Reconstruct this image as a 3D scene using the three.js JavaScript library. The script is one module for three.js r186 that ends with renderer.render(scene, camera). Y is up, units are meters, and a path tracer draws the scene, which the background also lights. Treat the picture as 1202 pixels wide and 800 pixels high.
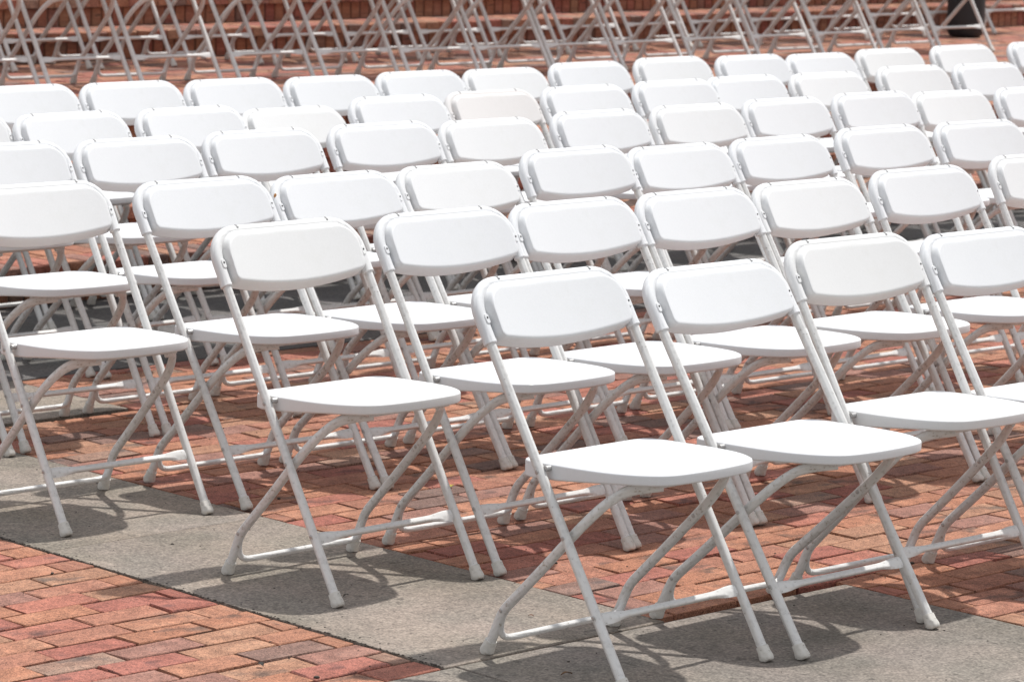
import * as THREE from 'three';
import { mergeGeometries, mergeVertices, toCreasedNormals } from 'three/addons/utils/BufferGeometryUtils.js';

// ------------------------------------------------------------------ camera, sky, sun, exposure
const scene = new THREE.Scene();
const TH = 0.7646;                                    // turn of the paving grid against the line of sight
const camera = new THREE.PerspectiveCamera(2 * Math.atan(400 / 3882) * 180 / Math.PI, 1202 / 800, 0.1, 400);
camera.position.set(0, 1.737, 0);
camera.rotation.set(-Math.atan(602 / 3882), 0, 0.0248, 'YXZ');
camera.focus = 7.6;
camera.userData.fStop = 10.5;
camera.updateMatrixWorld(true);

const renderer = new THREE.WebGLRenderer({ antialias: true });
renderer.toneMapping = THREE.LinearToneMapping;
renderer.toneMappingExposure = 1.26;
renderer.shadowMap.enabled = true;

const sunWay = new THREE.Vector3(0.42 * Math.cos(TH), 1, -0.42 * Math.sin(TH)).normalize();
// a bright hazy sky: white towards the horizon, faintly blue overhead, a broad glow round the sun
{
  const W = 256, H = 128, d = new Float32Array(W * H * 4), dir = new THREE.Vector3();
  for (let j = 0; j < H; j++) for (let i = 0; i < W; i++) {
    const el = ((j + 0.5) / H - 0.5) * Math.PI, az = ((i + 0.5) / W - 0.5) * 2 * Math.PI;
    dir.set(Math.cos(el) * Math.cos(az), Math.sin(el), Math.cos(el) * Math.sin(az));
    const up = Math.max(0, dir.y), near = Math.max(0, dir.dot(sunWay)), glow = 0.35 * Math.pow(near, 6) + 0.5 * Math.pow(near, 40);
    const cloud = 0.5 + 0.5 * Math.sin(dir.x * 5.1 + 1.3 * Math.sin(dir.z * 4.3 + 1)) * Math.sin(dir.z * 4.7 + 1.1 * Math.sin(dir.x * 3.7));
    const base = 0.66 - 0.14 * up + 0.10 * cloud * up + glow;
    const k = 4 * (j * W + i);
    d[k] = base * (0.985 - 0.10 * up * (1 - 0.5 * cloud)); d[k + 1] = base * (0.995 - 0.03 * up); d[k + 2] = base * (1.02 + 0.06 * up * (1 - 0.5 * cloud)); d[k + 3] = 1;
  }
  const t = new THREE.DataTexture(d, W, H, THREE.RGBAFormat, THREE.FloatType);
  t.mapping = THREE.EquirectangularReflectionMapping; t.magFilter = THREE.LinearFilter; t.minFilter = THREE.LinearFilter; t.needsUpdate = true;
  scene.background = t; scene.environment = t;
}

const sun = new THREE.DirectionalLight(new THREE.Color(1, 0.982, 0.948), 3.2);
const middle = new THREE.Vector3(0, 0, -10);
sun.position.copy(middle).addScaledVector(sunWay, 40);
sun.target.position.copy(middle);
sun.castShadow = true;
sun.shadow.radius = 2.4;
Object.assign(sun.shadow.camera, { left: -14, right: 14, top: 14, bottom: -14, near: 1, far: 90 });
sun.shadow.mapSize.set(4096, 4096);
scene.add(sun, sun.target);

// ------------------------------------------------------------------ helpers
let seed = 20240611;
function rnd() { seed = (seed + 0x6D2B79F5) | 0; let t = Math.imul(seed ^ (seed >>> 15), 1 | seed); t = (t + Math.imul(t ^ (t >>> 7), 61 | t)) ^ t; return ((t ^ (t >>> 14)) >>> 0) / 4294967296; }
const R = (a, b) => a + (b - a) * rnd();
const used = {};
function numbered(n) { const k = used[n] = (used[n] ?? -1) + 1; return k ? n + '_' + String(k).padStart(3, '0') : n; }
function grid(u, v, h = 0) { return new THREE.Vector3(u * Math.cos(TH) + v * Math.sin(TH), h, -(u * Math.sin(TH) - v * Math.cos(TH))); }
function mesh(name, geo, mat, parent) { const m = new THREE.Mesh(geo, mat); m.name = name; m.castShadow = m.receiveShadow = true; parent.add(m); return m; }
function tag(o, label, category, group) { o.userData.label = label; o.userData.category = category; if (group) o.userData.group = group; return o; }
function structure(name, label, u = 0, v = 0, h = 0) { const g = new THREE.Group(); g.name = numbered(name); g.position.copy(grid(u, v, h)); g.rotation.y = TH; g.userData = { kind: 'structure', label }; scene.add(g); return g; }

// tiling value noise
function lattice(n, s) { const a = new Float32Array(n * n); let q = s * 7919 + 13; for (let i = 0; i < a.length; i++) { q = (Math.imul(q, 1664525) + 1013904223) | 0; a[i] = (q >>> 8) / 16777216; } return a; }
function noiseLayer(size, cells, s) {
  const L = lattice(cells, s), out = new Float32Array(size * size), f = cells / size, xs = [], xf = [];
  for (let i = 0; i < size; i++) { const x = i * f, k = Math.floor(x), t = x - k; xs.push(k % cells); xf.push(t * t * (3 - 2 * t)); }
  for (let j = 0; j < size; j++) {
    const r0 = xs[j] * cells, r1 = ((xs[j] + 1) % cells) * cells, ty = xf[j];
    for (let i = 0; i < size; i++) {
      const c0 = xs[i], c1 = (c0 + 1) % cells, tx = xf[i];
      const a = L[r0 + c0] + (L[r0 + c1] - L[r0 + c0]) * tx, b = L[r1 + c0] + (L[r1 + c1] - L[r1 + c0]) * tx;
      out[j * size + i] = a + (b - a) * ty;
    }
  }
  return out;
}
function texture(size, fn, srgb = true) {
  const d = new Uint8Array(size * size * 4);
  for (let i = 0; i < size * size; i++) { const c = fn(i); d[4 * i] = Math.max(0, Math.min(255, c[0])); d[4 * i + 1] = Math.max(0, Math.min(255, c[1])); d[4 * i + 2] = Math.max(0, Math.min(255, c[2])); d[4 * i + 3] = 255; }
  const t = new THREE.DataTexture(d, size, size);
  t.wrapS = t.wrapT = THREE.RepeatWrapping; t.magFilter = THREE.LinearFilter; t.minFilter = THREE.LinearMipmapLinearFilter; t.generateMipmaps = true;
  if (srgb) t.colorSpace = THREE.SRGBColorSpace;
  t.needsUpdate = true;
  return t;
}
const clampS = (a, b, x) => { const t = Math.max(0, Math.min(1, (x - a) / (b - a))); return t * t * (3 - 2 * t); };
// texture coordinates in metres, by the main direction of each face
function boxUV(geo, metres, ou = 0, ov = 0) {
  const g = geo.index ? geo.toNonIndexed() : geo, p = g.attributes.position, uv = new Float32Array(p.count * 2);
  for (let i = 0; i < p.count; i += 3) {
    const e1 = [p.getX(i + 1) - p.getX(i), p.getY(i + 1) - p.getY(i), p.getZ(i + 1) - p.getZ(i)], e2 = [p.getX(i + 2) - p.getX(i), p.getY(i + 2) - p.getY(i), p.getZ(i + 2) - p.getZ(i)];
    const n = [Math.abs(e1[1] * e2[2] - e1[2] * e2[1]), Math.abs(e1[2] * e2[0] - e1[0] * e2[2]), Math.abs(e1[0] * e2[1] - e1[1] * e2[0])];
    const k = n[1] >= n[0] && n[1] >= n[2] ? 1 : n[0] > n[2] ? 0 : 2;
    for (let j = i; j < i + 3; j++) {
      const a = k === 0 ? p.getZ(j) : p.getX(j), b = k === 1 ? p.getZ(j) : p.getY(j);
      uv[2 * j] = a / metres + ou; uv[2 * j + 1] = b / metres + ov;
    }
  }
  g.setAttribute('uv', new THREE.BufferAttribute(uv, 2));
  return g;
}

// ------------------------------------------------------------------ surface textures (what the surfaces are made of)
const CONC = 1024, cA = noiseLayer(CONC, 5, 1), cB = noiseLayer(CONC, 17, 2), cC = noiseLayer(CONC, 60, 3), cD = noiseLayer(CONC, 230, 4), cE = noiseLayer(CONC, 512, 5), cF = noiseLayer(CONC, 400, 6), cG = noiseLayer(CONC, 9, 7);
const concreteMap = texture(CONC, (i) => {
  let v = 0.87 + 0.12 * (cA[i] - 0.5) + 0.09 * (cB[i] - 0.5) + 0.08 * (cC[i] - 0.5) + 0.14 * (cD[i] - 0.5) + 0.30 * (cE[i] - 0.5);
  if (cF[i] > 0.86) v *= 0.80; else if (cF[i] < 0.10) v *= 1.12;
  if (cG[i] * 0.7 + cC[i] * 0.3 > 0.70) v *= 0.94;
  if (cC[i] > 0.93) v *= 0.82;                                                // gum and grease spots
  v *= 235;
  return [v * (1 + 0.03 * (cB[i] - 0.5)), v, v * (1 - 0.04 * (cG[i] - 0.5))];
});
const concreteBump = texture(CONC, (i) => { const v = 128 + 70 * (cE[i] - 0.5) + 90 * (cD[i] - 0.5) - (cF[i] > 0.87 ? 60 : 0); return [v, v, v]; }, false);
const BR = 1024, bA = noiseLayer(BR, 8, 11), bB = noiseLayer(BR, 26, 12), bC = noiseLayer(BR, 90, 13), bD = noiseLayer(BR, 300, 14), bE = noiseLayer(BR, 512, 15), bF = noiseLayer(BR, 330, 16), bG = noiseLayer(BR, 12, 17);
const brickMap = texture(BR, (i) => {
  let v = 0.90 + 0.16 * (bB[i] - 0.5) + 0.14 * (bC[i] - 0.5) + 0.22 * (bD[i] - 0.5) + 0.34 * (bE[i] - 0.5);
  const burnt = clampS(0.66, 0.90, bA[i] * 0.6 + bB[i] * 0.4), pale = clampS(0.6, 0.8, bG[i]);
  if (bF[i] > 0.85) v *= 0.52 + 0.3 * bE[i];                                  // pits
  const r = v * (1 - 0.36 * burnt) * (1 + 0.06 * pale), g = v * (1 - 0.31 * burnt) * (1 + 0.09 * pale), b = v * (1 - 0.26 * burnt) * (1 + 0.10 * pale);
  return [r * 232, g * 232, b * 232];
});
const brickBump = texture(BR, (i) => { const v = 140 + 80 * (bD[i] - 0.5) + 60 * (bC[i] - 0.5) + 50 * (bE[i] - 0.5) - (bF[i] > 0.86 ? 70 : 0); return [v, v, v]; }, false);
const PL = 512, pA = noiseLayer(PL, 6, 21), pB = noiseLayer(PL, 40, 22), pC = noiseLayer(PL, 256, 23), pD = noiseLayer(PL, 128, 24);
const plasticMap = texture(PL, (i) => { const s = clampS(0.62, 0.9, pA[i] * 0.55 + pB[i] * 0.45), v = 250 - 1.5 * s - 4 * pC[i]; return [v, v, v - 0.5 * s]; });
const plasticRough = texture(PL, (i) => { const v = 120 + 60 * pA[i] + 40 * pB[i]; return [v, v, v]; }, false);
const paintMap = texture(PL, (i) => {
  let v = 246 - 12 * clampS(0.5, 0.9, pB[i]) - 8 * pA[i];
  const c = pD[i] * 0.8 + pB[i] * 0.2;
  if (c > 0.90) return [v * 0.66, v * 0.62, v * 0.57];                        // chips and specks of dirt
  return [v, v - 2, v - 6];
});

const wornMap = texture(PL, (i) => {
  const v = 246 - 14 * clampS(0.5, 0.9, pB[i]) - 8 * pA[i], c = pD[i] * 0.6 + pB[i] * 0.4, dirt = 0.6 * clampS(0.72, 0.88, c);
  return [v * (1 - 0.30 * dirt), (v - 2) * (1 - 0.36 * dirt), (v - 6) * (1 - 0.44 * dirt)];
});

// ------------------------------------------------------------------ materials
const rgb = (r, g, b) => new THREE.Color().setRGB(r, g, b);
const std = (o) => new THREE.MeshStandardMaterial(o);
const M = {
  plastic: [rgb(0.712, 0.717, 0.724), rgb(0.700, 0.706, 0.714), rgb(0.715, 0.716, 0.714), rgb(0.708, 0.706, 0.698)].map((color) => std({ color, map: plasticMap, roughnessMap: plasticRough, roughness: 0.85 })),
  dusty: std({ color: rgb(0.70, 0.676, 0.660), map: plasticMap, roughness: 0.8 }),
  paint: std({ color: rgb(0.73, 0.733, 0.738), map: paintMap, roughness: 0.34 }),
  paintWorn: std({ color: rgb(0.73, 0.733, 0.738), map: wornMap, roughness: 0.34 }),
  rubber: std({ color: rgb(0.66, 0.645, 0.615), map: paintMap, roughness: 0.75 }),
  steel: std({ color: rgb(0.42, 0.41, 0.40), roughness: 0.4, metalness: 0.6 }),
  hole: std({ color: rgb(0.04, 0.038, 0.035), roughness: 0.9 }),
  slot: std({ color: rgb(0.26, 0.255, 0.25), roughness: 0.9 }),
  rust: std({ color: rgb(0.42, 0.20, 0.07), roughness: 0.9 }),
  concrete: std({ color: rgb(0.362, 0.303, 0.248), map: concreteMap, bumpMap: concreteBump, bumpScale: 0.0016, roughness: 0.92 }),
  concreteGrey: std({ color: rgb(0.326, 0.279, 0.237), map: concreteMap, bumpMap: concreteBump, bumpScale: 0.0016, roughness: 0.92 }),
  slate: std({ color: rgb(0.178, 0.165, 0.155), map: concreteMap, bumpMap: concreteBump, bumpScale: 0.002, roughness: 0.9 }),
  sand: std({ color: rgb(0.20, 0.165, 0.13), map: concreteMap, bumpMap: concreteBump, bumpScale: 0.003, roughness: 1 }),
  black: std({ color: rgb(0.010, 0.010, 0.012), roughness: 0.5 }),
};
const TONES = [[0.521, 0.224, 0.13, 6], [0.505, 0.187, 0.127, 4], [0.505, 0.255, 0.156, 4], [0.489, 0.21, 0.135, 6], [0.312, 0.178, 0.138, 1], [0.4, 0.194, 0.145, 3], [0.456, 0.158, 0.113, 3], [0.408, 0.238, 0.171, 1], [0.529, 0.238, 0.144, 5], [0.272, 0.162, 0.129, 1]];
const toneBag = TONES.flatMap((t, i) => Array(t[3]).fill(i));
const brickMats = TONES.map((t) => std({ color: rgb(t[0], t[1], t[2]), map: brickMap, bumpMap: brickBump, bumpScale: 0.0022, roughness: 0.93 }));
const brickMany = std({ color: 0xffffff, vertexColors: true, map: brickMap, bumpMap: brickBump, bumpScale: 0.0022, roughness: 0.93 });

// ------------------------------------------------------------------ bricks
// a worn brick on edges 1 x 1 x 1 (scaled to size when placed): chamfered, corners uneven; its top at y = 0
function brickGeo(L, W, H, c, j) {
  const x = L / 2, z = W / 2, P = [];
  const cs = [[-1, -1], [1, -1], [1, 1], [-1, 1]];
  const top = cs.map(([a, b]) => [a * (x - c * R(0.7, 1.5)), R(-0.6, 0.3) * j, b * (z - c * R(0.7, 1.5))]);
  const up = cs.map(([a, b], k) => [a * (x - R(0, 0.8) * j), -c * R(0.8, 1.4), b * (z - R(0, 0.8) * j)]);
  const bot = cs.map(([a, b]) => [a * x, -H, b * z]);
  const tri = (a, b, d) => P.push(...a, ...b, ...d);
  const mid = [0, R(-0.3, 0.3) * j, 0];
  for (let k = 0; k < 4; k++) {
    const n = (k + 1) % 4;
    tri(mid, top[n], top[k]);
    tri(top[k], top[n], up[n]); tri(top[k], up[n], up[k]);
    tri(up[k], up[n], bot[n]); tri(up[k], bot[n], bot[k]);
  }
  const g = new THREE.BufferGeometry();
  g.setAttribute('position', new THREE.Float32BufferAttribute(P, 3));
  const b = boxUV(g, 0.8, rnd(), rnd());
  b.computeVertexNormals();
  return b;
}
const BL = 0.209, BW = 0.0929, GAP = 0.0052;
const paverGeos = Array.from({ length: 24 }, () => brickGeo(BL - GAP, BW - GAP, 0.045, 0.0026, 0.0032));
const headerGeos = Array.from({ length: 10 }, () => brickGeo(BW - GAP, BL - GAP, 0.048, 0.005, 0.003));
const soldierGeos = Array.from({ length: 10 }, () => brickGeo(0.058, 0.5, 0.5, 0.004, 0.002));   // scaled per riser

const frustum = new THREE.Frustum().setFromProjectionMatrix(new THREE.Matrix4().multiplyMatrices(camera.projectionMatrix.clone(), camera.matrixWorldInverse));
// lays pieces as children of a group: those that show largest are parts of their own, the rest one joined part
function lay(group, name, pieces, most = 300) {
  group.updateMatrixWorld(true);
  const v = new THREE.Vector3();
  for (const p of pieces) {
    v.set(p.x, p.y, p.z).applyMatrix4(group.matrixWorld);
    p.seen = frustum.containsPoint(v) ? (p.size ?? 1) / v.distanceToSquared(camera.position) : 0;
  }
  pieces.sort((a, b) => b.seen - a.seen);
  const rest = [];
  pieces.forEach((p, i) => {
    if (i < most && p.seen > 0) {
      const m = mesh(name, p.geo, brickMats[p.tone], group);
      m.position.set(p.x, p.y, p.z); m.rotation.set(p.rx ?? 0, p.ry ?? 0, p.rz ?? 0); m.scale.set(p.sx ?? 1, p.sy ?? 1, p.sz ?? 1);
    } else rest.push(p);
  });
  if (!rest.length) return;
  const o = new THREE.Object3D();
  const g = mergeGeometries(rest.map((p) => {
    const q = p.geo.clone(); o.position.set(p.x, p.y, p.z); o.rotation.set(p.rx ?? 0, p.ry ?? 0, p.rz ?? 0); o.scale.set(p.sx ?? 1, p.sy ?? 1, p.sz ?? 1); o.updateMatrix(); q.applyMatrix4(o.matrix);
    const t = TONES[p.tone], c = new Float32Array(q.attributes.position.count * 3);
    for (let k = 0; k < c.length; k += 3) { c[k] = t[0]; c[k + 1] = t[1]; c[k + 2] = t[2]; }
    q.setAttribute('color', new THREE.BufferAttribute(c, 3));
    return q;
  }));
  const m = mesh('joined_bricks', g, brickMany, group);
  m.userData.kind = 'stuff';
}
const pick = (a) => a[Math.floor(rnd() * a.length)];
// running bond, long side along u, clipped to the free part of each course
function paving(u0, u1, v0, v1, free, h = 0, jump = 0) {
  const out = [];
  let n = 0;
  for (let v = v1 - BW / 2; v > v0; v -= BW, n++) {
    const [a, b] = free(v), shift = (n % 2) * BL / 2 + R(-0.035, 0.035) + jump;
    for (let k = Math.floor((a - shift) / BL) - 1; ; k++) {
      let s = k * BL + shift, e = s + BL;
      if (s > b) break;
      s = Math.max(s, a); e = Math.min(e, b);
      if (e - s < 0.012 || e < u0 || s > u1) continue;
      const z0 = Math.max(v - BW / 2, v0), z1 = v + BW / 2;
      if (z1 - z0 < 0.02) continue;
      out.push({ geo: pick(paverGeos), tone: pick(toneBag), x: (s + e) / 2, y: h + R(-0.0022, 0.0012), z: (z0 + z1) / 2, sx: (e - s - GAP) / (BL - GAP), sz: (z1 - z0 - GAP) / (BW - GAP), rx: R(-0.012, 0.012), rz: R(-0.008, 0.008), ry: R(-0.012, 0.012) + (rnd() < 0.5 ? Math.PI : 0) });
    }
  }
  return out;
}

// ------------------------------------------------------------------ the ground
const G = { edgeA: 4.56, edgeB: 5.232, slabU: 5.84, crossU: 5.90, near: -4.935, joint: -6.343, crossV: -7.79, band: -8.39, step: -9.66 };
function slab(group, name, u0, u1, v0, v1, mat, top = 0, deep = 0.10) {
  const w = u1 - u0, l = v1 - v0, c = 0.003;
  const s = new THREE.Shape([new THREE.Vector2(u0 + c, -v1 + c), new THREE.Vector2(u1 - c, -v1 + c), new THREE.Vector2(u1 - c, -v0 - c), new THREE.Vector2(u0 + c, -v0 - c)]);
  const g = new THREE.ExtrudeGeometry(s, { depth: deep - c, bevelEnabled: true, bevelThickness: c, bevelSize: c * 0.8, bevelSegments: 2, steps: 1 });
  g.rotateX(-Math.PI / 2); g.translate(0, top - deep, 0);
  const b = boxUV(g, 1.7, rnd(), rnd()); b.computeVertexNormals();
  return mesh(name, b, mat, group);
}
{
  const g = structure('ground', 'dark sandy ground under and round the brick and concrete paving');
  const p = new THREE.PlaneGeometry(240, 240); p.rotateX(-Math.PI / 2);
  const b = boxUV(p, 1.3);
  mesh('sand_bed', b, M.sand, g).position.y = -0.021;
}
{
  const g = structure('concrete_strip', 'long pale concrete strip beside the brick paving, with weathered joints');
  slab(g, 'slab', G.edgeA + 0.004, G.edgeB - 0.003, G.joint + 0.0015, G.near - 0.003, M.concrete, 0.001);
  slab(g, 'slab', G.edgeA + 0.004, G.edgeB - 0.003, G.crossV + 0.002, G.joint - 0.0015, M.concrete, 0.0005);
  slab(g, 'slab', G.edgeA + 0.004, G.edgeB - 0.003, G.band + 0.003, G.crossV - 0.002, M.concrete, 0);
  slab(g, 'slab', G.edgeB + 0.002, G.crossU - 0.003, G.band + 0.003, G.crossV - 0.003, M.concrete, 0.001);
  slab(g, 'slab', 3.2, G.edgeA + 0.03, G.near + 0.002, -3.2, M.concreteGrey, -0.001);
  slab(g, 'slab', G.edgeA + 0.034, G.slabU - 0.003, G.near + 0.002, -3.2, M.concreteGrey, 0.0);
}
{
  const g = structure('concrete_band', 'dark weathered concrete band along the foot of the brick steps');
  for (let u = 2.2, k = 0; u < 20; u += 1.4, k++) slab(g, 'slab', u + 0.002, u + 1.398, G.step - 0.12, G.band - 0.004, M.slate, R(-0.001, 0.001));
}
{
  const g = structure('brick_paving', 'sunlit red and orange brick paving beside the concrete strip');
  lay(g, 'brick', paving(2.6, G.edgeA, -8.39, G.near, () => [2.6, G.edgeA - 0.002]));
}
{
  const g = structure('brick_paving', 'red and orange brick paving under the rows of folding chairs');
  lay(g, 'brick', paving(G.edgeB, 16, G.band, -3.3, (v) => [v > G.near - 0.02 ? G.slabU + 0.003 : v < G.crossV + 0.02 ? G.crossU + 0.003 : G.edgeB + 0.003, 13.5], 0, 0.05));
}
// steps: soldier bricks in the riser, overhanging header bricks on top, headers behind them
function step(label, u0, u1, edge, back, h0, h1, heads) {
  const g = structure('brick_step', label);
  const riser = edge - 0.032, cap = 0.050, out = [];
  const core = new THREE.BoxGeometry(u1 - u0, h1 - h0 + 0.04, riser - 0.012 - back + 0.02);
  core.translate((u0 + u1) / 2, (h0 + h1) / 2 - 0.028, (riser - 0.012 + back - 0.02) / 2);
  mesh('core', boxUV(core, 1.3), M.concreteGrey, g);
  for (let u = u0; u < u1; u += 0.067) out.push({ geo: pick(soldierGeos), tone: pick(toneBag), x: u + 0.0335, y: (h0 + h1 - cap) / 2, z: riser + R(-0.003, 0.002), rx: Math.PI / 2, sz: (h1 - h0 - cap - 0.006) / 0.5, sy: 0.05 / 0.5, sx: 1, size: 1.5, ry: 0, rz: rnd() < 0.5 ? 0 : 0 });
  let z = edge;
  for (let c = 0; c < heads; c++, z -= BL) for (let u = u0 + (c % 2) * BW / 2; u < u1; u += BW) out.push({ geo: pick(headerGeos), tone: pick(toneBag), x: u + BW / 2, y: h1 + R(-0.002, 0.001), z: z - BL / 2, rx: R(-0.01, 0.01), rz: R(-0.01, 0.01), ry: rnd() < 0.5 ? Math.PI : 0, size: c ? 1 : 1.4 });
  lay(g, 'brick', out);
  return g;
}
const LV = [0.15, 0.28, 0.41, 0.545];
step('lowest brick step, rising from the dark concrete band behind the chairs', 4.5, 15, -9.63, -10.06, 0, LV[0], 2);
step('second brick step above the dark concrete band', 4.8, 16, -10.04, -10.47, LV[0], LV[1], 2);
step('third brick step, below the edge of the brick terrace', 5.2, 16.5, -10.45, -10.88, LV[1], LV[2], 2);
step('brick edge of the terrace on which the far chairs stand', 5.6, 19, -10.86, -13.4, LV[2], LV[3], 1);
{
  const g = structure('brick_terrace', 'brick terrace floor under the two far rows of chairs');
  lay(g, 'brick', paving(6, 19, -13.33, -10.86 - BL, () => [6.2, 19], LV[3], 0.03));
}
step('brick step with dark overhang behind the far row of chairs', 7.4, 19.5, -13.28, -13.64, LV[3], 0.69, 2);
step('upper brick step behind the far chairs, upright bricks in its face', 7.6, 20, -13.62, -14.02, 0.69, 0.835, 2);
step('topmost brick step above the far chairs', 7.8, 20.5, -14.0, -16, 0.835, 0.98, 8);

// ------------------------------------------------------------------ the folding chair
// local axes: x across, y up, z to the front; origin on the floor midway between the front feet
const T = 0.6223, LEAN = Math.atan(T), CL = Math.cos(LEAN), SL = Math.sin(LEAN), HW = 0.2194, RW = 0.1958;
const onTube = (a, s, n) => new THREE.Vector3(a, s * CL + n * SL, -s * SL + n * CL);      // along the front tube (s), off it to the front (n)
function ringLoft(rings, capA = true, capB = true) {
  const n = rings[0].length, P = [], I = [];
  for (const r of rings) for (const p of r) P.push(p.x, p.y, p.z);
  for (let k = 0; k + 1 < rings.length; k++) for (let i = 0; i < n; i++) { const a = k * n + i, b = k * n + (i + 1) % n, c = a + n, d = b + n; I.push(a, b, d, a, d, c); }
  const cap = (r, off, flip) => { const m = r.reduce((s, p) => s.add(p), new THREE.Vector3()).multiplyScalar(1 / n), q = P.length / 3; P.push(m.x, m.y, m.z); for (let i = 0; i < n; i++) { const a = off + i, b = off + (i + 1) % n; flip ? I.push(q, b, a) : I.push(q, a, b); } };
  if (capA) cap(rings[0], 0, true);
  if (capB) cap(rings[rings.length - 1], (rings.length - 1) * n, false);
  const g = new THREE.BufferGeometry();
  g.setAttribute('position', new THREE.Float32BufferAttribute(P, 3)); g.setIndex(I);
  return g;
}
// a tube through points with its own half-width across (x) and in its plane, at every point
function rod(points, radii, sides = 12) {
  const c = points, rings = [], up = new THREE.Vector3();
  for (let i = 0; i < c.length; i++) {
    const t = new THREE.Vector3().subVectors(c[Math.min(i + 1, c.length - 1)], c[Math.max(i - 1, 0)]).normalize();
    up.set(0, 0, 1); if (Math.abs(t.z) > 0.95) up.set(0, 1, 0);
    const a = new THREE.Vector3().crossVectors(up, t).normalize(), b = new THREE.Vector3().crossVectors(t, a).normalize(), [ra, rb] = Array.isArray(radii) ? (Array.isArray(radii[0]) ? radii[i] : radii) : [radii, radii];
    rings.push(Array.from({ length: sides }, (_, k) => { const w = k / sides * Math.PI * 2; return c[i].clone().addScaledVector(a, Math.cos(w) * ra).addScaledVector(b, Math.sin(w) * rb); }));
  }
  return ringLoft(rings);
}
const smooth = (pts, n) => new THREE.CatmullRomCurve3(pts, false, 'centripetal').getPoints(n);
function soft(g, metres) { g.computeVertexNormals(); return boxUV(g, metres, rnd(), rnd()); }      // rounded everywhere: one normal per point
function finish(g, metres = 0.35, crease = 0.7) { const q = boxUV(toCreasedNormals(g, crease), metres, rnd(), rnd()); return q; }
// a rubber foot: bulging cap round the end of a leg
function footGeo(at, dir) {
  const pr = [[0.0001, 0.0], [0.0120, 0.0], [0.0152, 0.003], [0.0161, 0.009], [0.0154, 0.015], [0.0139, 0.021], [0.0136, 0.033], [0.0130, 0.0350], [0.0102, 0.0352]].map(([x, y]) => new THREE.Vector2(x, y));
  const g = new THREE.LatheGeometry(pr, 18); g.applyQuaternion(new THREE.Quaternion().setFromUnitVectors(new THREE.Vector3(0, 1, 0), dir.clone().normalize()));
  g.translate(at.x, at.y, at.z);
  const p = g.attributes.position; for (let i = 0; i < p.count; i++) if (p.getY(i) < 0.0005) p.setY(i, 0.0005);      // stands flat on the floor
  return finish(mergeVertices(g), 0.3, 0.9);
}
function rivetGeo(at, axis, r = 0.0052, h = 0.0028) {
  const g = new THREE.LatheGeometry([[0, h], [r * 0.55, h * 0.86], [r * 0.9, h * 0.45], [r, 0]].map(([x, y]) => new THREE.Vector2(Math.max(x, 1e-4), y)), 10);
  g.applyQuaternion(new THREE.Quaternion().setFromUnitVectors(new THREE.Vector3(0, 1, 0), axis.clone().normalize()));
  return finish(g.translate(at.x, at.y, at.z), 0.3, 0.9);
}
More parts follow.
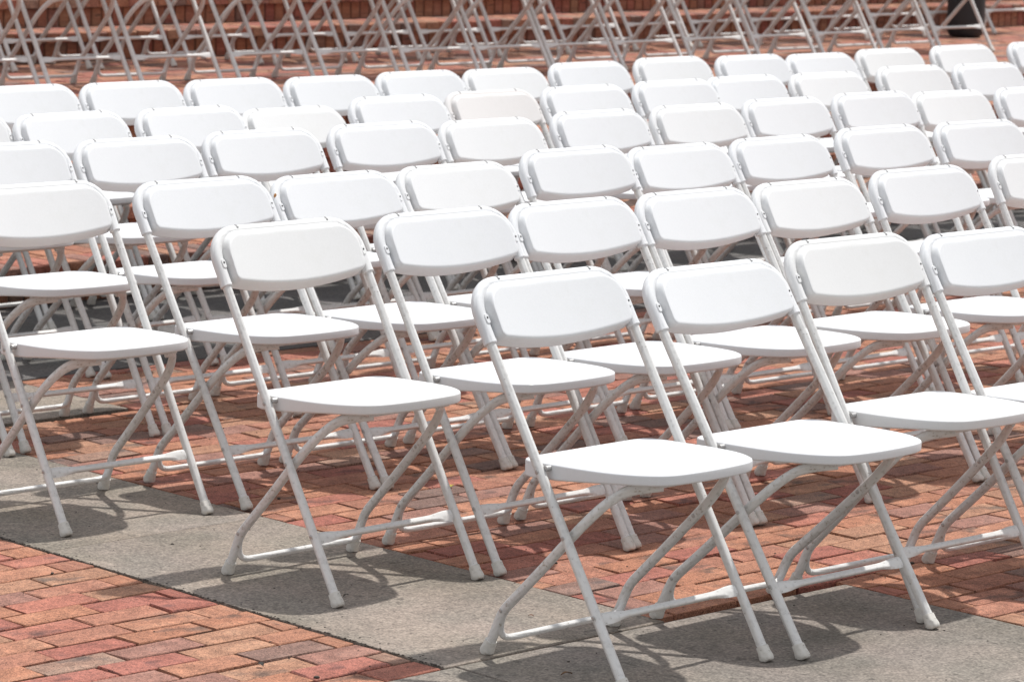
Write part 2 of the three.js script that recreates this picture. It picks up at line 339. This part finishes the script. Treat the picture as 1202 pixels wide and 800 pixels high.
const chairGeo = (() => {
  const o = {};
  // seat: outline with round corners, rings from the dished middle over the rim to the underside
  const sh = new THREE.Shape();
  sh.moveTo(-0.150, 0.352); sh.lineTo(0.150, 0.352); sh.quadraticCurveTo(0.199, 0.352, 0.201, 0.303); sh.lineTo(0.202, 0.19);
  sh.bezierCurveTo(0.200, 0.10, 0.188, 0.06, 0.166, 0.024); sh.quadraticCurveTo(0.143, -0.014, 0.100, -0.021); sh.quadraticCurveTo(0, -0.036, -0.100, -0.021);
  sh.quadraticCurveTo(-0.143, -0.014, -0.166, 0.024); sh.bezierCurveTo(-0.188, 0.06, -0.200, 0.10, -0.202, 0.19); sh.lineTo(-0.201, 0.303); sh.quadraticCurveTo(-0.199, 0.352, -0.150, 0.352);
  const ol = sh.getSpacedPoints(88).slice(0, 88), N = ol.length;
  const nor = ol.map((p, i) => { const a = ol[(i + N - 1) % N], b = ol[(i + 1) % N]; return new THREE.Vector2(b.y - a.y, a.x - b.x).normalize(); });
  const area = ol.reduce((s, p, i) => s + p.x * ol[(i + 1) % N].y - p.y * ol[(i + 1) % N].x, 0), sg = area > 0 ? 1 : -1;
  const lev = (z) => 0.006 * (z + 0.16) / 0.18;
  const ring = (d, h, k = 1) => ol.map((p, i) => { const x = (p.x - sg * nor[i].x * d) * k, y = (p.y - sg * nor[i].y * d - 0.16) * k + 0.16; return new THREE.Vector3(x, h + lev(-y) - (h < 0.4225 ? 0.012 * clampS(0.05, 0.30, y) : 0), -y); });
  const dish = 0.440;
  const rings = [ring(0, dish - 0.0035, 0.3), ring(0, dish - 0.003, 0.6), ring(0, dish - 0.0008, 0.78), ring(0.030, dish + 0.0012), ring(0.014, dish + 0.0025), ring(0.005, dish + 0.0022), ring(0.0014, dish + 0.0004), ring(0, dish - 0.0024), ring(0, 0.4222), ring(0.0016, 0.4195), ring(0.005, 0.4178), ring(0.014, 0.4172), ring(0.020, 0.4176), ring(0.022, 0.428), ring(0, 0.428, 0.5)].reverse();
  o.seat = soft(ringLoft(rings), 0.6);
  // backrest: sleeve round the bent top of the tube, shell between, proud pad with a hollow face
  const sB = 0.788, sT = 0.9235, RC = 0.072;
  const path = [];
  for (const s of [sB, sB + 0.002, 0.80, 0.815, 0.83]) path.push([-HW, s]);
  for (let k = 0; k <= 10; k++) { const w = k / 10 * Math.PI / 2; path.push([-HW + RC - RC * Math.cos(w), sT - RC + RC * Math.sin(w)]); }
  for (let k = 1; k < 12; k++) path.push([(-HW + RC) * (1 - k / 6), sT]);
  const half = path.slice(0, 16).map(([a, s]) => [-a, s]).reverse();
  const all = path.concat(half).map(([a, s]) => onTube(a, s, 0));
  const rad = all.map((_, i) => i === 0 || i === all.length - 1 ? 0.0128 : i === 1 || i === all.length - 2 ? 0.0148 : 0.0142);
  const N3 = onTube(0, 0, 1), sleeve = [];
  for (let i = 0; i < all.length; i++) {
    const t = new THREE.Vector3().subVectors(all[Math.min(i + 1, all.length - 1)], all[Math.max(i - 1, 0)]).normalize(), b = new THREE.Vector3().crossVectors(t, N3).normalize();
    sleeve.push(Array.from({ length: 16 }, (_, k) => { const w = k / 16 * Math.PI * 2; return all[i].clone().addScaledVector(N3, Math.cos(w) * rad[i]).addScaledVector(b, Math.sin(w) * rad[i]); }));
  }
  const hollow = (a) => 1 - Math.min(1, (a / 0.203) ** 2);
  const nPad = (a, s = 0.85) => 0.030 + 0.05 * (s - 0.855) - 0.0170 * hollow(a), nSide = -0.001, nBack = (a) => -0.0135 - 0.022 * hollow(a);
  // outline of the pad at inset d from the tube and b from the lower edge: points in the same order for every ring
  const sag = (a) => 0.013 * hollow(a);
  function outline(d, b, dt = d) {
    const x = HW - d, t = sT - dt, r = Math.max(0.03, RC - (d + dt) / 2), lo = sB + 0.004 + b, q = Math.max(0.004, 0.016 - b), out = [];
    const arc = (cx, cy, rr, from, n) => { for (let k = 0; k <= n; k++) { const w = from + k / n * Math.PI / 2; out.push([cx + Math.cos(w) * rr, cy + Math.sin(w) * rr, 0]); } };
    arc(-x + q, lo + q, q, Math.PI, 4);
    for (let k = 1; k < 24; k++) out.push([-x + q + (2 * x - 2 * q) * k / 24, lo, 1]);
    arc(x - q, lo + q, q, -Math.PI / 2, 4);
    for (let k = 1; k < 6; k++) out.push([x, lo + q + (t - r - lo - q) * k / 6, 0]);
    arc(x - r, t - r, r, 0, 9);
    for (let k = 1; k < 24; k++) out.push([x - r - (2 * x - 2 * r) * k / 24, t, 0]);
    arc(-x + r, t - r, r, Math.PI / 2, 9);
    for (let k = 1; k < 6; k++) out.push([-x, t - r - (t - r - lo - q) * k / 6, 0]);
    return out.map(([a, s]) => [a, s - (s < lo + q * 0.9 ? sag(a) : 0), clampS(lo + q * 1.2, lo, s), clampS(sT - 0.028, sT - 0.062, s)]);
  }
  const at = (d, b, dt, n) => outline(d, b, dt).map(([a, s, w, e]) => onTube(a, s, n(a, w, e, s)));
  const mix = (a, b, t) => a + (b - a) * t;
  const g1 = (a, w, e, s) => mix(mix(0.0141, nSide, e), nBack(a) + 0.003, w);      // top: flush with the rim; sides: a groove; below: the lower edge
  const inner = outline(0.028, 0.010, 0.027), mids = inner.map(([a]) => [Math.max(-0.13, Math.min(0.13, a)), 0.852]);
  const shrink = (f) => inner.map(([a, s], i) => { const A = mix(a, mids[i][0], f), S = mix(s, mids[i][1], f); return onTube(A, S, nPad(A, S)); });
  const back0 = outline(0.004, 0.0), shrinkB = (f) => back0.map(([a, s], i) => { const A = mix(a, mids[i][0], f), S = mix(s, mids[i][1], f); return onTube(A, S, nBack(A)); });
  const padRings = [shrinkB(1), shrinkB(0.6), shrinkB(0.3), shrinkB(0.08), at(0.004, 0, 0.002, (a) => nBack(a)), at(0.0060, 0.0, 0.0010, (a, w, e) => mix(mix(0.0122, -0.004, e), nBack(a) + 0.002, w)), at(0.0138, 0.0, 0.0048, g1), at(0.0150, 0.0008, 0.0105, (a, w, e, s) => mix(g1(a, w, e, s), nPad(a, s), mix(0.42, 0.25, e))), at(0.0172, 0.0018, 0.0150, (a, w, e, s) => mix(g1(a, w, e, s), nPad(a, s), mix(0.80, 0.72, e))), at(0.0195, 0.0036, 0.0182, (a, w, e, s) => mix(g1(a, w, e, s), nPad(a, s), mix(0.97, 0.95, e))), at(0.0225, 0.0062, 0.0212, (a, w, e, s) => nPad(a, s)), shrink(0), shrink(0.12), shrink(0.3), shrink(0.55), shrink(0.8), shrink(1)];
  o.backrest = mergeGeometries([finish(ringLoft(sleeve), 0.6, 0.75), soft(ringLoft(padRings, false, false), 0.6)]);
  // two riveted tabs on the sleeve and their holes, two slots in the top
  o.tab = [-1, 1].map((s) => { const p = new THREE.Shape(); p.absellipse(0, 0.006, 0.0046, 0.0046, 0, Math.PI); p.absellipse(0, -0.006, 0.0046, 0.0046, Math.PI, 2 * Math.PI); const e = new THREE.ExtrudeGeometry(p, { depth: 0.0022, bevelEnabled: true, bevelSize: 0.001, bevelThickness: 0.001, bevelSegments: 1, curveSegments: 6 }); const c = onTube(s * (HW - 0.003), 0.841, 0.0128); const bm = new THREE.Matrix4().makeBasis(new THREE.Vector3(1, 0, 0), onTube(0, 1, 0), N3); e.applyMatrix4(bm); return finish(e.translate(c.x, c.y, c.z), 0.3, 0.6); });
  o.hole = [-1, 1].map((s) => { const e = new THREE.CylinderGeometry(0.0022, 0.0022, 0.0012, 10); e.applyQuaternion(new THREE.Quaternion().setFromUnitVectors(new THREE.Vector3(0, 1, 0), N3)); const c = onTube(s * (HW - 0.003), 0.843, 0.0164); return e.translate(c.x, c.y, c.z).toNonIndexed(); });
  o.slot = [-1, 1].map((s) => { const e = new THREE.BoxGeometry(0.0046, 0.0016, 0.012); const c = onTube(s * 0.139, sT + 0.0082, 0.0114); const m4 = new THREE.Matrix4().makeBasis(new THREE.Vector3(1, 0, 0), onTube(0, 0.585, 0.811), onTube(0, -0.811, 0.585)); e.applyMatrix4(m4); return e.translate(c.x, c.y, c.z).toNonIndexed(); });
  // legs
  const tubeR = 0.0107;
  o.frontLeg = [-1, 1].map((s) => finish(rod([0.012, 0.02, 0.3, 0.6, 0.82].map((q) => onTube(s * HW, q, 0)), tubeR, 14), 0.3, 0.9));
  o.frontFoot = [-1, 1].map((s) => footGeo(new THREE.Vector3(s * HW, 0, 0), onTube(0, 1, 0)));
  o.frontRivet = [-1, 1].map((s) => [0.146, 0.296, 0.423].map((h) => rivetGeo(onTube(s * (HW + tubeR - 0.0006), h / CL, 0), new THREE.Vector3(s, 0, 0))));
  o.rearLeg = [-1, 1].map((s) => {
    const P = ([a, h, z]) => new THREE.Vector3(s * a, h, z);
    const c = [[RW, 0.010, -0.4285], [RW, 0.05, -0.409], [RW, 0.092, -0.389], [RW, 0.110, -0.376], [RW, 0.128, -0.358], [RW, 0.2, -0.284], [RW, 0.288, -0.196], [0.192, 0.335, -0.149], [0.180, 0.372, -0.113], [0.160, 0.399, -0.082], [0.132, 0.413, -0.052], [0.100, 0.418, -0.028]].map(P);
    const pts = smooth(c, 40), r = pts.map((p, i) => { const f = clampS(26, 38, i); return [0.0108 + 0.004 * f, 0.0108 - 0.0055 * f]; });
    return finish(rod(pts, r, 14), 0.3, 0.9);
  });
  o.rearFoot = [-1, 1].map((s) => footGeo(new THREE.Vector3(s * RW, 0, -0.4335), new THREE.Vector3(0, 0.9, 0.43)));
  o.rearRivet = [-1, 1].map((s) => [rivetGeo(new THREE.Vector3(s * (RW + 0.0102), 0.104, -0.382), new THREE.Vector3(s, 0, 0)), rivetGeo(new THREE.Vector3(s * (RW - 0.0102), 0.288, -0.196), new THREE.Vector3(-s, 0, 0))]);
  // stretcher between the front legs, ends pressed flat
  {
    const h = 0.1408, z = -h * T, xs = [-0.2085, -0.204, -0.196, -0.182, -0.168, -0.155, -0.142, -0.128, 0, 0.128, 0.142, 0.155, 0.168, 0.182, 0.196, 0.204, 0.2085];
    const r = xs.map((x) => { const f = clampS(0.128, 0.190, Math.abs(x)) * (Math.abs(x) > 0.207 ? 0.8 : 1); return [0.0080 + 0.0055 * f, 0.0080 - 0.0055 * f]; });
    const rings = xs.map((x, i) => Array.from({ length: 14 }, (_, k) => { const w = k / 14 * Math.PI * 2, p = onTube(x, 0, 0); const c = new THREE.Vector3(x, h, z); return c.addScaledVector(onTube(0, 1, 0), Math.cos(w) * r[i][0]).addScaledVector(N3, Math.sin(w) * r[i][1]); }));
    o.stretcher = finish(ringLoft(rings), 0.3, 0.9);
  }
  // bar between the rear legs, its ends bent up to the legs
  {
    const z = -0.398, e = [[-0.194, 0.092, -0.387], [-0.191, 0.066, -0.396], [-0.184, 0.047, z], [-0.171, 0.0385, z], [-0.154, 0.0365, z], [-0.08, 0.0365, z], [0, 0.0365, z]];
    const c = e.concat(e.slice(0, -1).reverse().map(([a, b, d]) => [-a, b, d])).map((p) => new THREE.Vector3(...p));
    o.footBar = finish(rod(smooth(c, 60), 0.0074, 12), 0.3, 0.9);
  }
  o.pin = [-1, 1].map((s) => { const e = new THREE.CylinderGeometry(0.0065, 0.0065, 0.028, 10); e.rotateZ(Math.PI / 2); const c = onTube(s * (HW - 0.018), 0.4235 / CL, 0.012); return finish(e.translate(c.x, c.y, c.z), 0.3, 0.6); });
  // hinge bracket under the front of the seat
  { const e = new THREE.BoxGeometry(0.25, 0.012, 0.030); e.translate(0, 0.4205, -0.030); o.bracket = finish(e, 0.3, 0.5); }
  return o;
})();
function makeChair(fine) {
  const c = new THREE.Group();
  mesh('seat', chairGeo.seat, M.plastic[0], c);
  const b = mesh('backrest', chairGeo.backrest, M.plastic[0], c);
  for (const s of [0, 1]) {
    const f = mesh('front_leg', chairGeo.frontLeg[s], M.paint, c), r = mesh('rear_leg', chairGeo.rearLeg[s], M.paintWorn, c);
    mesh('pivot_pin', chairGeo.pin[s], M.steel, f); mesh('foot_cap', chairGeo.frontFoot[s], M.rubber, f); mesh('foot_cap', chairGeo.rearFoot[s], M.rubber, r);
    if (!fine) continue;
    for (const g of chairGeo.frontRivet[s]) mesh('rivet', g, M.steel, f);
    for (const g of chairGeo.rearRivet[s]) mesh('rivet', g, M.steel, r);
    mesh('fixing_tab', chairGeo.tab[s], M.plastic[0], b); mesh('screw_hole', chairGeo.hole[s], M.hole, b); mesh('slot', chairGeo.slot[s], M.slot, b);
  }
  mesh('stretcher', chairGeo.stretcher, M.paint, c); mesh('foot_bar', chairGeo.footBar, M.paint, c); mesh('hinge_bracket', chairGeo.bracket, M.paintWorn, c);
  return c;
}
const chairFine = makeChair(true), chairPlain = makeChair(false);
// rows as measured on the paving grid: along the row, towards the front, turn in degrees, how upright it is opened
const ROWS = {
  A: [[4.921, -4.543, 1.4, 1], [5.434, -4.513, 0.4, 0.974], [5.9, -4.561, -0.6, 1.011], [6.366, -4.519, -0.2, 0.994], [6.84, -4.53, 0.3, 1]],
  B: [[4.956, -5.482, 1.3, 1.014], [5.466, -5.488, 0.6, 1.006], [5.932, -5.501, 1.1, 1.001], [6.398, -5.507, 1, 0.999], [6.864, -5.519, 0.9, 0.997], [7.33, -5.52, 0.1, 1.012], [7.886, -5.555, -0.1, 1.026]],
  C: [[4.914, -6.446, -0.1, 1.015], [5.466, -6.429, 0.4, 0.991], [5.932, -6.414, 0.7, 0.979], [6.398, -6.426, 0.8, 0.98], [6.864, -6.449, 0.7, 1.011], [7.33, -6.449, 0.6, 0.991], [7.795, -6.462, 0.4, 0.995], [8.276, -6.466, 0.2, 1.011], [8.762, -6.454, -0.8, 1.007]],
  D: [[4.956, -7.369, -0.1, 1], [5.458, -7.379, -1.2, 1.011], [5.94, -7.365, -0.6, 1.003], [6.435, -7.387, -0.5, 1.003], [6.94, -7.394, -0.2, 1.002], [7.407, -7.376, 0.3, 0.993], [7.917, -7.392, 0.8, 1.002], [8.383, -7.389, -0.4, 1.004], [8.861, -7.401, 0.6, 1.009], [9.327, -7.4, -0.7, 1.015], [9.793, -7.392, 0, 0.998], [10.284, -7.384, 0.1, 0.997]],
  E: [[5.913, -8.294, 0.2, 1], [6.379, -8.255, 1.5, 0.986], [6.844, -8.233, 0.5, 0.986], [7.309, -8.228, 0.4, 0.959], [7.775, -8.242, 0.1, 0.989], [8.24, -8.254, 0.2, 0.99], [8.706, -8.245, 0.1, 0.993], [9.172, -8.237, -0.1, 1], [9.637, -8.29, 0.1, 0.997], [10.103, -8.268, 0.1, 0.995], [10.605, -8.264, -0, 1.012], [11.097, -8.257, -0, 1.006]],
  F: [[6.335, -9.13, 0.4, 1], [6.803, -9.13, 1.2, 0.999], [7.268, -9.133, 0.2, 0.994], [7.734, -9.119, 0.1, 0.989], [8.2, -9.101, 0.2, 0.983], [8.665, -9.113, 0.1, 0.987], [9.131, -9.115, 0.2, 0.981], [9.597, -9.123, 0.1, 0.996], [10.08, -9.124, -0, 1.004], [10.569, -9.108, -0.1, 0.998], [11.035, -9.112, 0.1, 0.989], [11.501, -9.125, 0, 0.999], [12.015, -9.122, -0, 1.002], [12.583, -9.124, -0, 1.004]],
  P: [[8.235, -11.811, 0.7, 1.003], [8.701, -11.766, -0.6, 1.002], [9.167, -11.713, -0.7, 1.002], [9.701, -11.694, 0.7, 1], [10.175, -11.64, -0.4, 1], [10.642, -11.585, -1.1, 1], [11.115, -11.569, 1, 0.998], [11.581, -11.57, 0.4, 0.997], [12.061, -11.572, 0.6, 0.998], [12.604, -11.602, 0, 0.999], [13.138, -11.622, 0.5, 0.999], [13.67, -11.645, 0.5, 1], [14.221, -11.693, 0.4, 1.001], [14.739, -11.711, -0.8, 1.002]],
  Q: [[8.79, -12.854, 0.3, 1.005], [9.256, -12.836, 0.9, 1.002], [9.722, -12.785, -0.1, 1], [10.23, -12.738, 0.4, 1], [10.71, -12.664, -0.7, 1], [11.188, -12.619, 0.4, 0.998], [11.679, -12.606, -0, 0.998], [12.182, -12.605, 0.2, 0.998], [12.688, -12.607, 0.5, 0.997], [13.227, -12.629, -0, 0.998], [13.782, -12.671, 0.9, 0.999], [14.29, -12.682, 0.9, 0.999], [14.836, -12.71, 0.7, 1], [15.414, -12.746, 0.3, 1.001], [16.002, -12.778, 0.3, 1.002], [16.581, -12.797, 0.2, 1.002]],
};
const ORD = ['first', 'second', 'third', 'fourth', 'fifth', 'sixth', 'seventh', 'eighth', 'ninth', 'tenth', 'eleventh', 'twelfth', 'thirteenth', 'fourteenth'];
const ROWNAME = { A: 'front row', B: 'second row', C: 'third row', D: 'fourth row', E: 'fifth row', F: 'sixth row' };
for (const [row, list] of Object.entries(ROWS)) list.forEach(([u, v, turn, k], i) => {
  const far = row === 'P' || row === 'Q', c = (far ? chairPlain : chairFine).clone();
  c.name = numbered('folding_chair');
  c.position.copy(grid(u, v, (far ? LV[3] : 0) + 0.0012));
  c.rotation.y = TH + THREE.MathUtils.degToRad(turn);
  c.scale.set(1, k, Math.sqrt(1 + T * T - k * k) / T);
  let label, group;
  if ('ABCD'.includes(row)) { label = `white folding chair, ${ORD[i]} from the concrete strip, in the ${ROWNAME[row]}`; group = `${ROWNAME[row]} of folding chairs`; }
  else if (row === 'E') { label = 'white folding chair in the fifth row, its feet by the dark concrete band'; group = 'fifth row of folding chairs'; }
  else if (row === 'F') { label = 'white folding chair in the sixth row, backed against the brick steps'; group = 'sixth row of folding chairs'; }
  else if (row === 'P') { label = `white folding chair on the terrace, ${ORD[list.length - 1 - i]} from the row's end by the black bin`; group = 'nearer row of chairs on the terrace'; }
  else { label = 'white folding chair in the terrace row against the upper brick steps'; group = 'rear row of chairs on the terrace'; }
  let p = M.plastic[Math.floor(rnd() * 3.35)];
  if (row === 'E' && i === 5) { p = M.dusty; label = 'white folding chair with a dusty pinkish backrest, in the fifth row'; }
  if (row === 'E' && i === 3) label = 'white folding chair of the fifth row opened wider and lower than its neighbours';
  const bits = c.children.filter((o) => o.name === 'backrest' || o.name === 'seat');
  for (const o of bits) { o.material = p === M.dusty && o.name === 'seat' ? M.plastic[2] : p; o.children.forEach((q) => { if (q.name === 'fixing_tab') q.material = o.material; }); }
  if (row === 'C' && i === 2) {
    label = 'white folding chair with a brown mark on its backrest, in the third row';
    const b = c.children.find((o) => o.name === 'backrest'), g = new THREE.SphereGeometry(0.007, 8, 6); g.scale(0.8, 1.0, 0.25);
    const s = onTube(-HW - 0.004, 0.876, 0.0125); g.translate(s.x, s.y, s.z);
    mesh('rust_mark', g, M.rust, b);
  }
  tag(c, label, 'chair', group);
  scene.add(c);
});

// ------------------------------------------------------------------ the black bin on the terrace
{
  const g = new THREE.Group(); g.name = 'waste_bin'; g.position.copy(grid(15.97, -12.72, LV[3] + 0.001)); scene.add(g);
  const pr = [[0.0001, 0.0], [0.075, 0.0], [0.092, 0.010], [0.101, 0.035], [0.105, 0.10], [0.104, 0.30], [0.103, 0.375], [0.097, 0.375], [0.096, 0.30], [0.096, 0.03], [0.0001, 0.02]].map(([x, y]) => new THREE.Vector2(x * 1.1, y));
  mesh('body', toCreasedNormals(new THREE.LatheGeometry(pr, 36), 0.7), M.black, g);
  const t = new THREE.TorusGeometry(0.11, 0.006, 8, 36); t.rotateX(Math.PI / 2); t.translate(0, 0.375, 0);
  mesh('rim', t, M.black, g);
  tag(g, 'black round bin standing on the brick terrace between the far chairs', 'bin');
}
// ------------------------------------------------------------------ fallen leaves and crumbs
function leaf(u, v, size, color, label, turn) {
  const P = [], I = [], n = 7;
  for (let k = 0; k <= n; k++) { const t = k / n, w = Math.sin(Math.PI * Math.min(1, t * 1.02)) * 0.3 * (1 - 0.35 * t), z = 0.18 * Math.sin(t * 3) + 0.06; P.push((t - 0.5), z, -w, (t - 0.5), z - 0.07, 0, (t - 0.5), z + 0.05, w); }
  for (let k = 0; k < n; k++) for (let j = 0; j < 2; j++) { const a = k * 3 + j; I.push(a, a + 1, a + 4, a, a + 4, a + 3); }
  const g = new THREE.BufferGeometry(); g.setAttribute('position', new THREE.Float32BufferAttribute(P, 3)); g.setIndex(I); g.scale(size, size, size); g.computeVertexNormals();
  const m = new THREE.Mesh(g, std({ color: rgb(...color), roughness: 0.9, side: THREE.DoubleSide })); m.name = numbered('fallen_leaf'); m.castShadow = m.receiveShadow = true;
  m.position.copy(grid(u, v, 0.0025)); m.rotation.y = turn; scene.add(m);
  tag(m, label, 'leaf');
}
leaf(4.72, -4.732, 0.026, [0.16, 0.085, 0.04], 'small curled brown leaf on the grey concrete slab', 0.4);
leaf(5.867, -6.334, 0.022, [0.36, 0.33, 0.06], 'tiny yellow green leaf on the bricks under the chairs', 1.4);
leaf(4.27, -5.184, 0.024, [0.03, 0.026, 0.022], 'dark shrivelled leaf on the sunlit bricks beside the concrete strip', 2.2);
leaf(4.82, -5.55, 0.018, [0.05, 0.04, 0.03], 'dark leaf scrap on the concrete strip between chair legs', 0.9);
leaf(5.02, -5.15, 0.014, [0.13, 0.06, 0.03], 'reddish leaf scrap on the sunlit concrete strip', 2.9);
{
  const g = new THREE.SphereGeometry(1, 6, 5), n = 850, m = new THREE.InstancedMesh(g, std({ color: rgb(0.05, 0.042, 0.035), roughness: 1 }), n), o = new THREE.Object3D();
  for (let i = 0; i < n; i++) { const e = rnd(); const u = e < 0.7 ? G.edgeA + R(-0.004, 0.006) + (rnd() < 0.08 ? R(0, 0.05) : 0) : R(3.9, 6.2), v = e < 0.7 ? R(-6.9, -4.94) : R(-8, -4.1), s = e < 0.7 ? R(0.001, 0.0026) : rnd() < 0.06 ? R(0.003, 0.0055) : R(0.0008, 0.0024); o.position.copy(grid(u, v, 0.0012)); o.scale.set(s * R(0.8, 1.8), s * 0.6, s); o.rotation.y = R(0, 6); o.updateMatrix(); m.setMatrixAt(i, o.matrix); }
  m.name = 'grit'; m.userData = { kind: 'stuff', label: 'dark grit and crumbs scattered over the paving', category: 'grit' }; m.castShadow = m.receiveShadow = true;
  scene.add(m);
}
renderer.render(scene, camera);
